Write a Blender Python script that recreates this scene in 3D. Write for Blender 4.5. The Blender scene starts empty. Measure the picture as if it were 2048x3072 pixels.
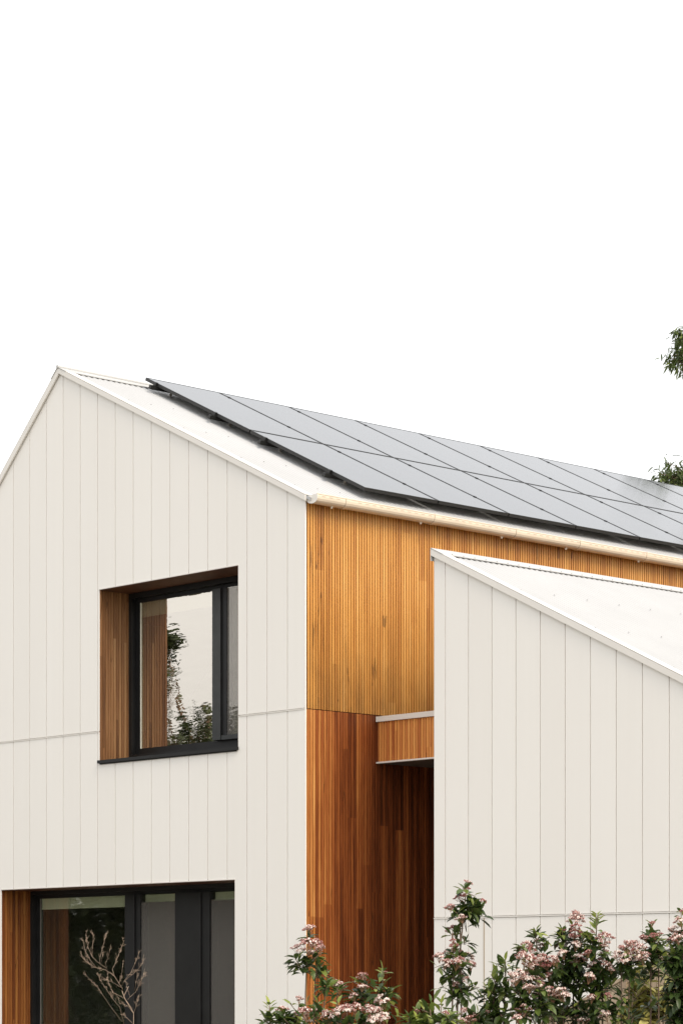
import bpy, math, random
from mathutils import Vector, Matrix, Euler
R = math.radians
rnd = random.Random(7)
scene = bpy.context.scene
col = scene.collection

# ------------------------------------------------------------------ camera
HEAD = 46.7823                      # degrees, turned left of +Y
CAM = Vector((18.954, -17.330, 1.6))
RT = Vector((math.cos(R(HEAD)), math.sin(R(HEAD)), 0))
FW = Vector((-math.sin(R(HEAD)), math.cos(R(HEAD)), 0))
cd = bpy.data.cameras.new('camera'); cam = bpy.data.objects.new('camera', cd); col.objects.link(cam)
cam.location = CAM; cam.rotation_euler = (R(90), 0, R(HEAD))
cd.sensor_fit = 'HORIZONTAL'; cd.sensor_width = 36; cd.lens = 36 * 7944.4 / 2048
cd.shift_x = 0; cd.shift_y = (2955.9 - 1536) / 2048
cd.clip_start = .1; cd.clip_end = 2000
scene.camera = cam

# ------------------------------------------------------------------ light
SUN_EL, SUN_AZ = 43, 96           # azimuth clockwise from +Y, seen from above
w = bpy.data.worlds.new('World'); scene.world = w; w.use_nodes = True
nt = w.node_tree; bg = nt.nodes['Background']
sky = nt.nodes.new('ShaderNodeTexSky'); sky.sky_type = 'NISHITA'; sky.sun_disc = False
sky.sun_elevation = R(SUN_EL); sky.sun_rotation = R(SUN_AZ)
sky.air_density = 1.0; sky.dust_density = 6.0; sky.ozone_density = 1.0
hsv = nt.nodes.new('ShaderNodeHueSaturation'); hsv.inputs['Saturation'].default_value = .12
nt.links.new(sky.outputs[0], hsv.inputs['Color'])
gam = nt.nodes.new('ShaderNodeGamma'); gam.inputs[1].default_value = .30      # cloud cover: evens the sky out
nt.links.new(hsv.outputs[0], gam.inputs[0])
gain = nt.nodes.new('ShaderNodeVectorMath'); gain.operation = 'SCALE'; gain.inputs['Scale'].default_value = 3.4
nt.links.new(gam.outputs[0], gain.inputs[0]); nt.links.new(gain.outputs[0], bg.inputs[0]); bg.inputs[1].default_value = .15
sd = bpy.data.lights.new('sun', 'SUN'); so = bpy.data.objects.new('sun', sd); col.objects.link(so)
sd.energy = 1.3; sd.angle = R(30); sd.color = (1, .84, .64)
so.rotation_euler = (R(90 - SUN_EL), 0, R(180 - SUN_AZ))
scene.view_settings.view_transform = 'Standard'; scene.view_settings.look = 'None'
scene.view_settings.exposure = .9; scene.view_settings.gamma = 1
scene.cycles.use_denoising = True
scene.cycles.max_bounces = 8; scene.cycles.transparent_max_bounces = 12

# ------------------------------------------------------------------ helpers
def tag(o, label=None, cat=None, group=None, kind=None):
    if label: o['label'] = label
    if cat: o['category'] = cat
    if group: o['group'] = group
    if kind: o['kind'] = kind
    return o
def empty(name, loc=(0, 0, 0), rot=(0, 0, 0), parent=None):
    o = bpy.data.objects.new(name, None); col.objects.link(o)
    o.location = loc; o.rotation_euler = rot; o.parent = parent; o.empty_display_size = .2
    return o
def at(px, py, Z):
    """a point at distance Z in front of the photographer's place, for planting things"""
    return CAM + RT * ((px - 1024) / 7944.4 * Z) + FW * Z + Vector((0, 0, (2955.9 - py) / 7944.4 * Z))

class MB:
    def __init__(s): s.v = []; s.f = []; s.m = []; s.c = []; s.hascol = False
    def add(s, vs, fs, m=0, c=None):
        o = len(s.v); s.v += [tuple(p) for p in vs]; s.f += [tuple(i + o for i in f) for f in fs]; s.m += [m] * len(fs)
        if c is not None: s.hascol = True
        s.c += [c if c is not None else (1, 1, 1, 1)] * len(vs)
    def box(s, a, b, m=0):
        x0, y0, z0 = a; x1, y1, z1 = b
        s.add([(x0,y0,z0),(x1,y0,z0),(x1,y1,z0),(x0,y1,z0),(x0,y0,z1),(x1,y0,z1),(x1,y1,z1),(x0,y1,z1)],
              [(3,2,1,0),(4,5,6,7),(0,1,5,4),(1,2,6,5),(2,3,7,6),(3,0,4,7)], m)
    def prism(s, poly, lift, m=0):
        """poly: list of 3D points (a closed loop), lift: vector"""
        n = len(poly); L = Vector(lift); a = [Vector(p) for p in poly]; b = [p + L for p in a]
        s.add(a + b, [tuple(range(n - 1, -1, -1)), tuple(range(n, 2 * n))] + [(i, (i + 1) % n, (i + 1) % n + n, i + n) for i in range(n)], m)
    def tube(s, pts, r0, r1=None, n=6, m=0, c=None):
        pts = [Vector(p) for p in pts]; r1 = r0 if r1 is None else r1; vs = []; fs = []
        up = Vector((.31, .27, .91))
        for i, p in enumerate(pts):
            d = (pts[min(i + 1, len(pts) - 1)] - pts[max(i - 1, 0)])
            d = d.normalized() if d.length > 1e-9 else Vector((0, 0, 1))
            a = d.cross(up); a = a.normalized() if a.length > 1e-3 else d.cross(Vector((1, 0, 0))).normalized(); b = d.cross(a)
            r = r0 + (r1 - r0) * i / max(1, len(pts) - 1)
            for k in range(n):
                t = 2 * math.pi * k / n; vs.append(p + (a * math.cos(t) + b * math.sin(t)) * r)
        for i in range(len(pts) - 1):
            for k in range(n): fs.append((i*n+k, i*n+(k+1)%n, (i+1)*n+(k+1)%n, (i+1)*n+k))
        fs.append(tuple(range(n - 1, -1, -1))); fs.append(tuple(range((len(pts)-1)*n, len(pts)*n)))
        s.add(vs, fs, m, c)
    def leaf(s, p, d, up, L, W, droop=.25, c=None, m=0, fold=.18):
        d = Vector(d).normalized(); up = Vector(up); side = d.cross(up)
        side = side.normalized() if side.length > 1e-4 else Vector((1, 0, 0)); nn = side.cross(d)
        P = lambda t, sx, h: Vector(p) + d * (L * t) + side * (W * sx) + nn * (h * W - droop * L * t * t)
        s.add([P(0,0,0), P(.33,0,0), P(.33,-.48,fold), P(.33,.48,fold), P(.7,0,0), P(.7,-.38,fold), P(.7,.38,fold), P(1,0,0)],
              [(0,1,2),(0,3,1),(1,4,5,2),(1,3,6,4),(4,7,5),(4,6,7)], m, c)
    def build(s, name, mats, parent=None, smooth=False, loc=None):
        me = bpy.data.meshes.new(name); me.from_pydata(s.v, [], s.f)
        for mm in (mats if isinstance(mats, (list, tuple)) else [mats]): me.materials.append(mm)
        me.polygons.foreach_set('material_index', s.m)
        if s.hascol:
            a = me.color_attributes.new('tint', 'FLOAT_COLOR', 'POINT')
            a.data.foreach_set('color', [x for q in s.c for x in q])
        if smooth: me.polygons.foreach_set('use_smooth', [True] * len(s.f))
        me.update()
        o = bpy.data.objects.new(name, me); col.objects.link(o); o.parent = parent
        if loc is not None: o.location = loc
        return o

# ------------------------------------------------------------------ materials
def newmat(name):
    m = bpy.data.materials.new(name); m.use_nodes = True; n = m.node_tree.nodes; l = m.node_tree.links
    return m, n, l, n['Principled BSDF']
def math_(n, l, op, a, b=None, c=None):
    x = n.new('ShaderNodeMath'); x.operation = op
    for i, q in enumerate((a, b, c)):
        if q is None: continue
        if isinstance(q, (int, float)): x.inputs[i].default_value = q
        else: l.new(q, x.inputs[i])
    return x.outputs[0]
def noise_(n, l, vec, scale, detail=3, rough=.55):
    x = n.new('ShaderNodeTexNoise'); x.inputs['Scale'].default_value = scale; x.inputs['Detail'].default_value = detail
    x.inputs['Roughness'].default_value = rough; l.new(vec, x.inputs['Vector']); return x.outputs[0]
def ramp_(n, l, fac, stops, interp='LINEAR'):
    x = n.new('ShaderNodeValToRGB'); x.color_ramp.interpolation = interp
    e = x.color_ramp.elements
    while len(e) < len(stops): e.new(.5)
    for i, (p, c) in enumerate(stops): e[i].position = p; e[i].color = (*c, 1)
    l.new(fac, x.inputs[0]); return x.outputs[0]
def mapping_(n, l, scale):
    tc = n.new('ShaderNodeTexCoord'); mp = n.new('ShaderNodeMapping'); mp.inputs['Scale'].default_value = scale
    l.new(tc.outputs['Object'], mp.inputs['Vector']); return mp.outputs[0]
def plain(name, c, rough=.5, var=.06, scale=3.0, metallic=0.0, bump=0.0, bscale=40, spec=.5):
    m, n, l, b = newmat(name)
    f = noise_(n, l, mapping_(n, l, (1, 1, 1)), scale, 5)
    lo = tuple(max(0, x * (1 - var)) for x in c); hi = tuple(min(1, x * (1 + var)) for x in c)
    l.new(ramp_(n, l, f, [(.3, lo), (.7, hi)]), b.inputs['Base Color'])
    b.inputs['Roughness'].default_value = rough; b.inputs['Metallic'].default_value = metallic
    b.inputs['Specular IOR Level'].default_value = spec
    if bump:
        bp = n.new('ShaderNodeBump'); bp.inputs['Strength'].default_value = bump; bp.inputs['Distance'].default_value = .002
        l.new(noise_(n, l, mapping_(n, l, (1, 1, 1)), bscale, 4), bp.inputs['Height']); l.new(bp.outputs[0], b.inputs['Normal'])
    return m
def cladding_mat(name, c, axis_groove0):
    """painted board: faint board-to-board tone, vertical dust streaks"""
    m, n, l, b = newmat(name)
    tc = n.new('ShaderNodeTexCoord'); sp = n.new('ShaderNodeSeparateXYZ'); l.new(tc.outputs['Object'], sp.inputs[0])
    idx = math_(n, l, 'FLOOR', math_(n, l, 'DIVIDE', math_(n, l, 'SUBTRACT', sp.outputs[0], axis_groove0), .3))
    wn = n.new('ShaderNodeTexWhiteNoise'); wn.noise_dimensions = '1D'; l.new(idx, wn.inputs['W'])
    st = noise_(n, l, mapping_(n, l, (9, 9, .5)), 1.0, 5, .6)
    cl = noise_(n, l, mapping_(n, l, (1, 1, 1)), .8, 3)
    v = math_(n, l, 'ADD', math_(n, l, 'MULTIPLY', wn.outputs['Value'], .34), math_(n, l, 'ADD', math_(n, l, 'MULTIPLY', st, .45), math_(n, l, 'MULTIPLY', cl, .4)))
    lo = tuple(x * k for x, k in zip(c, (.975, .972, .968))); hi = tuple(x * k for x, k in zip(c, (1.015, 1.018, 1.02)))
    l.new(ramp_(n, l, v, [(.3, lo), (.9, hi)]), b.inputs['Base Color'])
    b.inputs['Roughness'].default_value = .55; b.inputs['Specular IOR Level'].default_value = .35
    bp = n.new('ShaderNodeBump'); bp.inputs['Strength'].default_value = .05; bp.inputs['Distance'].default_value = .004
    l.new(noise_(n, l, mapping_(n, l, (2, 2, .6)), 2.2, 2), bp.inputs['Height']); l.new(bp.outputs[0], b.inputs['Normal'])
    return m
def wood(name, axis, pitch, start, stops, spread, seed, weather=0.0, dark_from=None, board=3, length=2.9, rough=.42, vein=1.0, edge_light=0.0):
    """vertical timber battens: tone per board of three battens and per batten, grain, veins, knots"""
    m, n, l, b = newmat(name)
    tc = n.new('ShaderNodeTexCoord'); sp = n.new('ShaderNodeSeparateXYZ'); l.new(tc.outputs['Object'], sp.inputs[0])
    u, z = sp.outputs[axis], sp.outputs[2]
    bt = math_(n, l, 'DIVIDE', math_(n, l, 'SUBTRACT', u, start), pitch)
    bi = math_(n, l, 'FLOOR', bt); bo = math_(n, l, 'FLOOR', math_(n, l, 'DIVIDE', bt, board))
    def wn(v, k):
        x = n.new('ShaderNodeTexWhiteNoise'); x.noise_dimensions = '1D'; l.new(math_(n, l, 'ADD', v, k + seed), x.inputs['W']); return x.outputs['Value']
    seg = math_(n, l, 'FLOOR', math_(n, l, 'DIVIDE', math_(n, l, 'ADD', z, math_(n, l, 'MULTIPLY', wn(bo, .37), length)), length))
    brd = wn(math_(n, l, 'ADD', math_(n, l, 'MULTIPLY', bo, 3.17), math_(n, l, 'MULTIPLY', seg, 17.3)), .11)
    bat = wn(bi, 5.23)
    cv = n.new('ShaderNodeCombineXYZ'); l.new(u, cv.inputs[0]); l.new(math_(n, l, 'MULTIPLY', brd, 9.0), cv.inputs[1]); l.new(z, cv.inputs[2])
    def vec(sx, sz):
        mp = n.new('ShaderNodeMapping'); mp.inputs['Scale'].default_value = (sx, 1, sz); l.new(cv.outputs[0], mp.inputs['Vector']); return mp.outputs[0]
    g1 = noise_(n, l, vec(190, 7), 1, 4, .65); g2 = noise_(n, l, vec(45, 1.6), 1, 3); g3 = noise_(n, l, vec(9, .55), 1, 3)
    v = math_(n, l, 'ADD', math_(n, l, 'MULTIPLY', math_(n, l, 'SUBTRACT', brd, .5), spread), .5)
    for q, k in ((bat, .26), (g1, .45), (g2, .60), (g3, .60)):
        v = math_(n, l, 'ADD', v, math_(n, l, 'MULTIPLY', math_(n, l, 'SUBTRACT', q, .5), k))
    if edge_light: # boards get a paler tone towards the outer corner
        e = math_(n, l, 'SUBTRACT', 1, math_(n, l, 'DIVIDE', math_(n, l, 'MULTIPLY', bo, pitch * board), .55)); e.node.use_clamp = True
        v = math_(n, l, 'ADD', v, math_(n, l, 'MULTIPLY', e, edge_light))
    if dark_from is not None: # boards under the porch: unbleached tone, with soffit shade put into the colour
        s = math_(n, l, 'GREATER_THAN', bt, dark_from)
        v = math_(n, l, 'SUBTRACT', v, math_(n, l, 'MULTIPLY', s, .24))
    c = ramp_(n, l, v, stops)
    # veins: contour lines of a long noise
    g4 = noise_(n, l, vec(7, .42), 1, 1.5)
    d = math_(n, l, 'ABSOLUTE', math_(n, l, 'SUBTRACT', g4, .63)); vn = math_(n, l, 'LESS_THAN', d, .006)
    kn = noise_(n, l, vec(30, 6.0), 1, 1); ks = math_(n, l, 'GREATER_THAN', kn, .80)
    dk = math_(n, l, 'MULTIPLY', math_(n, l, 'MAXIMUM', math_(n, l, 'MULTIPLY', vn, .5), math_(n, l, 'MULTIPLY', ks, .6)), vein)
    mx = n.new('ShaderNodeMix'); mx.data_type = 'RGBA'; l.new(dk, mx.inputs[0]); l.new(c, mx.inputs[6]); mx.inputs[7].default_value = (.045, .016, .006, 1)
    c = mx.outputs[2]
    if weather:
        # brown-grey weather stain, ragged, where run-off wets the boards above the flashing
        wz = n.new('ShaderNodeMapRange'); l.new(z, wz.inputs[0]); wz.inputs[1].default_value = 5.35; wz.inputs[2].default_value = 4.35
        wn2 = noise_(n, l, vec(2.4, 1.1), 1, 4, .6)
        wf = math_(n, l, 'MULTIPLY', wz.outputs[0], math_(n, l, 'MULTIPLY', math_(n, l, 'SUBTRACT', wn2, .30), 3.0)); wf.node.use_clamp = True
        mx2 = n.new('ShaderNodeMix'); mx2.data_type = 'RGBA'; l.new(math_(n, l, 'MULTIPLY', wf, weather), mx2.inputs[0]); l.new(c, mx2.inputs[6]); mx2.inputs[7].default_value = (.21, .105, .035, 1)
        c = mx2.outputs[2]
    l.new(c, b.inputs['Base Color']); b.inputs['Roughness'].default_value = rough; b.inputs['Specular IOR Level'].default_value = .35
    bp = n.new('ShaderNodeBump'); bp.inputs['Strength'].default_value = .25; bp.inputs['Distance'].default_value = .001
    l.new(g1, bp.inputs['Height']); l.new(bp.outputs[0], b.inputs['Normal'])
    return m
def glass(name, refl, tint, wob):
    """coated double glazing: part mirror, part see-through, slightly wavy"""
    m, n, l, b = newmat(name); n.remove(b); out = n['Material Output']
    tr = n.new('ShaderNodeBsdfTransparent'); tr.inputs[0].default_value = (.82, .85, .80, 1)
    gl = n.new('ShaderNodeBsdfGlossy'); gl.inputs['Roughness'].default_value = .0; gl.inputs['Color'].default_value = (*tint, 1)
    lw = n.new('ShaderNodeFresnel'); geo = n.new('ShaderNodeNewGeometry')      # same angle law on both faces of the pane
    l.new(math_(n, l, 'SUBTRACT', 1.5, math_(n, l, 'MULTIPLY', geo.outputs['Backfacing'], 1.5 - 1 / 1.5)), lw.inputs[0])
    bk_ = math_(n, l, 'SUBTRACT', 1, geo.outputs['Backfacing'])
    f = math_(n, l, 'ADD', lw.outputs[0], math_(n, l, 'MULTIPLY', bk_, refl)); f.node.use_clamp = True
    mx = n.new('ShaderNodeMixShader'); l.new(f, mx.inputs[0]); l.new(tr.outputs[0], mx.inputs[1]); l.new(gl.outputs[0], mx.inputs[2])
    bp = n.new('ShaderNodeBump'); bp.inputs['Strength'].default_value = 1; bp.inputs['Distance'].default_value = wob
    l.new(noise_(n, l, mapping_(n, l, (2.2, 1, 9)), 1.0, 3, .5), bp.inputs['Height']); l.new(bp.outputs[0], gl.inputs['Normal'])
    l.new(mx.outputs[0], out.inputs[0]); return m
def leafmat(name, stops, rough=.38, transl=.25):
    m, n, l, b = newmat(name)
    at_ = n.new('ShaderNodeVertexColor'); at_.layer_name = 'tint'
    sp = n.new('ShaderNodeSeparateColor'); l.new(at_.outputs[0], sp.inputs[0])
    c = ramp_(n, l, sp.outputs[0], stops); l.new(c, b.inputs['Base Color'])
    b.inputs['Roughness'].default_value = rough; b.inputs['Specular IOR Level'].default_value = .45
    tl = n.new('ShaderNodeBsdfTranslucent'); l.new(c, tl.inputs[0])
    mx = n.new('ShaderNodeMixShader'); mx.inputs[0].default_value = transl
    l.new(b.outputs[0], mx.inputs[1]); l.new(tl.outputs[0], mx.inputs[2]); l.new(mx.outputs[0], n['Material Output'].inputs[0])
    return m

WHITE = (.84, .815, .775)
m_board = cladding_mat('white_board', WHITE, -.261)
m_board_w = cladding_mat('white_board_wing', WHITE, 1.581)
m_trim = plain('white_trim', (.76, .73, .685), .45, .03, 2)
m_roof = plain('white_roof_sheet', (.445, .450, .456), .42, .04, 1.2)
m_cap = plain('cream_ridge_cap', (.475, .475, .468), .45, .03, 2)
m_gutter = plain('cream_gutter', (.70, .60, .47), .35, .05, 4)
m_slot = plain('slot_shadow', (.40, .32, .23), .7)
m_black = plain('black_aluminium', (.012, .012, .012), .45, .2, 6, spec=.3)
m_grey = plain('charcoal_frame', (.045, .047, .046), .4, .15, 8, spec=.3)
m_rail = plain('black_rail', (.014, .014, .013), .4, .2, 10)
m_steel = plain('steel_foot', (.55, .53, .50), .35, .1, 10, metallic=.4)
m_screw = plain('painted_screw', (.34, .335, .33), .5)
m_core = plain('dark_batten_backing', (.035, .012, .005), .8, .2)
m_wall_in = plain('interior_plaster', (.30, .28, .25), .8)
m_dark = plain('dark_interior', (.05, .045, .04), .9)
m_blind = plain('roller_blind', (.88, .85, .72), .7, .05)
m_sheer = plain('grey_sheer_blind', (.16, .15, .135), .8, .1, 2)
m_curtain = plain('pale_curtain', (.78, .71, .67), .8, .08, 2)
m_soffit = plain('dark_soffit', (.10, .08, .065), .6, .1)
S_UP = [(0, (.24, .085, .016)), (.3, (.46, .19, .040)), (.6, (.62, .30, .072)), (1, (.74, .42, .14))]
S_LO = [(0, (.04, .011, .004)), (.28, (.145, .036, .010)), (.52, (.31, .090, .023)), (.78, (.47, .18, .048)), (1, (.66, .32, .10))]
S_FA = [(0, (.18, .04, .013)), (.3, (.50, .16, .046)), (.65, (.78, .34, .095)), (1, (.88, .50, .17))]
S_RV = [(0, (.09, .035, .012)), (.4, (.22, .10, .040)), (.7, (.34, .175, .075)), (1, (.46, .27, .13))]
PITCH = .03642
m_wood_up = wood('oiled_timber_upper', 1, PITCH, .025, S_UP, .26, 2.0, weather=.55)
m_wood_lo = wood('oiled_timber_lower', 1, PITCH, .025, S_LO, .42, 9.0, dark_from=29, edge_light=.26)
m_wood_fa = wood('oiled_timber_fascia', 0, .03685, .018, S_FA, .35, 4.0, board=2)
m_wood_rv = wood('timber_reveal', 1, .036, .0, S_RV, .25, 6.0, board=1)
m_wood_rv2 = wood('timber_reveal_red', 1, .036, .0, [(0, (.06, .014, .004)), (.35, (.17, .050, .012)), (.65, (.30, .11, .026)), (1, (.42, .19, .05))], .2, 3.0, board=1)
m_sofwood = plain('timber_head_lining', (.10, .035, .014), .5, .3, 6)
m_mesh, n, l, b = newmat('insect_mesh')
b.inputs['Base Color'].default_value = (.22, .205, .185, 1); b.inputs['Roughness'].default_value = .8; b.inputs['Alpha'].default_value = .28
m_glass_up = glass('upper_glazing', .56, (1, .925, .83), .0010)
m_glass_lo = glass('lower_glazing', .11, (1, .97, .92), .0010)
m_back = plain('panel_back_sheet', (.70, .68, .64), .6)
# solar glass
m_pv, n, l, b = newmat('solar_glass')
l.new(ramp_(n, l, noise_(n, l, mapping_(n, l, (1.2, 5, 1)), 1.3, 4), [(.3, (.020, .022, .027)), (.7, (.032, .034, .040))]), b.inputs['Base Color'])
b.inputs['Roughness'].default_value = .10; b.inputs['IOR'].default_value = 1.82; b.inputs['Specular Tint'].default_value = (.875, .935, 1, 1)
m_ground = plain('lawn_and_gravel', (.20, .185, .15), .95, .25, .7, bump=.4)
m_fence = wood('weathered_paling', 0, .105, 0, [(0, (.17, .12, .08)), (.4, (.30, .22, .15)), (.7, (.40, .31, .21)), (1, (.48, .39, .28))], .4, 1.0, board=1, length=9)
m_bark = plain('brown_bark', (.16, .11, .075), .85, .3, 12, bump=.5)
m_twig = plain('pale_dry_twig', (.38, .28, .205), .7, .25, 14)
m_leaf = leafmat('viburnum_leaf', [(0, (.022, .040, .012)), (.38, (.070, .112, .026)), (.72, (.19, .24, .048)), (1, (.36, .40, .08))])
m_leaf_y = leafmat('yellowing_leaf', [(0, (.05, .055, .012)), (.35, (.20, .19, .045)), (.7, (.46, .41, .14)), (1, (.62, .57, .27))], transl=.35)
m_leaf_g = leafmat('gum_leaf', [(0, (.028, .042, .015)), (.5, (.080, .118, .034)), (1, (.20, .25, .06))], .45)
m_leaf_d = leafmat('evergreen_leaf', [(0, (.022, .032, .012)), (.6, (.055, .075, .026)), (1, (.11, .13, .05))], .5, .15)
m_pet_w = plain('white_petal', (.84, .74, .68), .6, .04, 30)
m_pet_p = plain('pink_petal', (.58, .33, .29), .6, .08, 30)
m_bud = plain('rose_bud', (.27, .075, .070), .6, .25, 30)
m_stalk = plain('red_stalk', (.20, .10, .05), .7, .2, 20)

# ------------------------------------------------------------------ ground
g = MB(); N = 20; S = 300
for i in range(N):
    for j in range(N):
        x0, y0 = -S + 2*S*i/N, -S + 2*S*j/N; x1, y1 = x0 + 2*S/N, y0 + 2*S/N
        g.add([(x0,y0,0),(x1,y0,0),(x1,y1,0),(x0,y1,0)], [(0,1,2,3)])
tag(g.build('ground', m_ground), 'ground around the house, out of sight below the shrubs', kind='structure')

# ------------------------------------------------------------------ house
house = tag(empty('house', (-3, 5, 0)), 'white gabled two storey house with orange timber side wall and a lower wing', 'house')
HO = Vector(house.location)
def hb(mb, name, mats, parent=None, smooth=False):      # build in world coordinates, child of the house (or of a house part at the house origin)
    o = mb.build(name, mats, parent or house, smooth)
    if parent is None: o.matrix_parent_inverse = Matrix.Translation(-HO)
    return o
SLOPE = .4816; TH = math.atan(SLOPE); LS = .957
APX = -3.917
rake_r = lambda x: 6.318 - SLOPE * x                    # underside line of the verge trim
rake_l = lambda x: 7.973 + LS * (x + 4.159)
top_main = lambda x: rake_r(x) if x > APX else rake_l(x)
WX, WY = 1.431, .324
top_wing = lambda x: 5.640 - .4797 * (x - WX)
LEFT, BACK, WRIGHT, WBACK = -7.4, 14.0, 7.6, 9.0
W1 = (-3.231, -.992, 3.972, 5.792); W2 = (-4.985, -1.044, .12, 2.656)

def board_wall(x0, x1, first, joint, top, y, openings, apex=None, gap=.011, jgap=.016, thick=.014, door=None):
    mb = MB(); xs = []
    k0 = math.floor((x0 - first) / .3) - 1
    gr = [first + .3 * k for k in range(k0, k0 + 80) if x0 + .01 < first + .3 * k < x1 - .01]
    edges = [x0] + gr + [x1]
    for a, b in zip(edges, edges[1:]):
        xa = a + (gap / 2 if a != x0 else 0); xb = b - (gap / 2 if b != x1 else 0)
        cuts = sorted({xa, xb, *[q for o in openings for q in o[:2] if xa < q < xb], *([apex] if apex and xa < apex < xb else [])})
        for ca, cb in zip(cuts, cuts[1:]):
            mid = (ca + cb) / 2
            iv = [(0.0, joint - jgap), (joint, None)]
            for o in openings:
                if o[0] <= mid <= o[1]:
                    nv = []
                    for lo, hi in iv:
                        H = hi if hi is not None else 99
                        if o[2] > lo: nv.append((lo, min(H, o[2])))
                        if o[3] < H: nv.append((max(lo, o[3]), hi))
                    iv = [q for q in nv if (q[1] is None or q[1] - q[0] > .005)]
            for lo, hi in iv:
                ta, tb = (hi, hi) if hi is not None else (top(ca), top(cb))
                mb.prism([(ca, y, lo), (cb, y, lo), (cb, y, tb), (ca, y, ta)], (0, thick, 0))
    return mb
def back_wall(x0, x1, top, y, thick, openings, apex=None):
    mb = MB(); cuts = sorted({x0, x1, *[q for o in openings for q in o[:2]], *([apex] if apex else [])})
    for ca, cb in zip(cuts, cuts[1:]):
        mid = (ca + cb) / 2; iv = [(0, None)]
        for o in openings:
            if o[0] <= mid <= o[1]:
                nv = []
                for lo, hi in iv:
                    H = hi if hi is not None else 99
                    if o[2] > lo: nv.append((lo, min(H, o[2])))
                    if o[3] < H: nv.append((max(lo, o[3]), hi))
                iv = nv
        for lo, hi in iv:
            ta, tb = (hi, hi) if hi is not None else (top(ca), top(cb))
            mb.prism([(ca, y, lo), (cb, y, lo), (cb, y, tb), (ca, y, ta)], (0, thick, 0))
    return mb
# gable front
gw = board_wall(LEFT, -.004, -.261, 4.292, lambda x: top_main(x) + .03, 0, [W1, W2], apex=APX)
gable = hb(gw, 'gable_wall', m_board)
bw = back_wall(LEFT + .001, -.03, lambda x: top_main(x) - .002, .0142, .22, [(a - .0, b + .0, c, d) for a, b, c, d in (W1, W2)], apex=APX)
hb(bw, 'wall_core', m_board, gable)
# drip flashing in the joint, and over the window heads
fl = MB()
for a, b in ((LEFT, W1[0] - .004), (W1[1] + .004, -.006)): fl.box((a, -.006, 4.276), (b, .013, 4.285))
fl.box((W1[0] - .004, -.005, W1[3] - .006), (W1[1] + .004, .013, W1[3] + .004))
fl.box((W2[0] - .004, -.005, W2[3] - .006), (W2[1] + .004, .013, W2[3] + .004))
hb(fl, 'flashing', m_trim, gable)
ct = MB(); ct.box((-.0035, -.002, .0), (.0008, .0115, 6.30)); hb(ct, 'corner_trim', m_board, gable)
# remaining walls (left, back), plain white
ow = MB(); ow.box((LEFT, .24, 0), (LEFT + .2, BACK, rake_l(LEFT) - .02)); hb(ow, 'left_wall', m_board)
ow = back_wall(LEFT, 0, lambda x: top_main(x) - .01, BACK, .2, [], apex=APX); hb(ow, 'back_wall', m_board)

# timber side wall
tw = MB()
tw.box((-.20, .236, 0), (-.023, BACK - .002, 6.30)); core = tw
def battens(u0, u1, start, pitch, z0, z1, make, gap=.0118):
    mb = MB(); k = 0; u = start
    if start - gap > u0 + .004: make(mb, u0, start - gap / 2, z0, z1)
    while u < u1 - .004:
        make(mb, u + gap / 2, min(u + pitch - gap / 2, u1), z0, z1); u += pitch
    return mb
mk_side = lambda mb, a, b, z0, z1: mb.box((-.0225, a, z0), (0, b, z1))
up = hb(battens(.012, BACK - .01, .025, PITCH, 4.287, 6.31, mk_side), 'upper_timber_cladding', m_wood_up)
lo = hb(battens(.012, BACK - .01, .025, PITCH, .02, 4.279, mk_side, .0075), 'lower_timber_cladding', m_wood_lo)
hb(core, 'timber_wall_core', m_core)
cc = MB(); cc.box((-.0295, .0145, 0), (-.023, .2355, 6.30)); hb(cc, 'corner_batten_backing', m_core)

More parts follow.
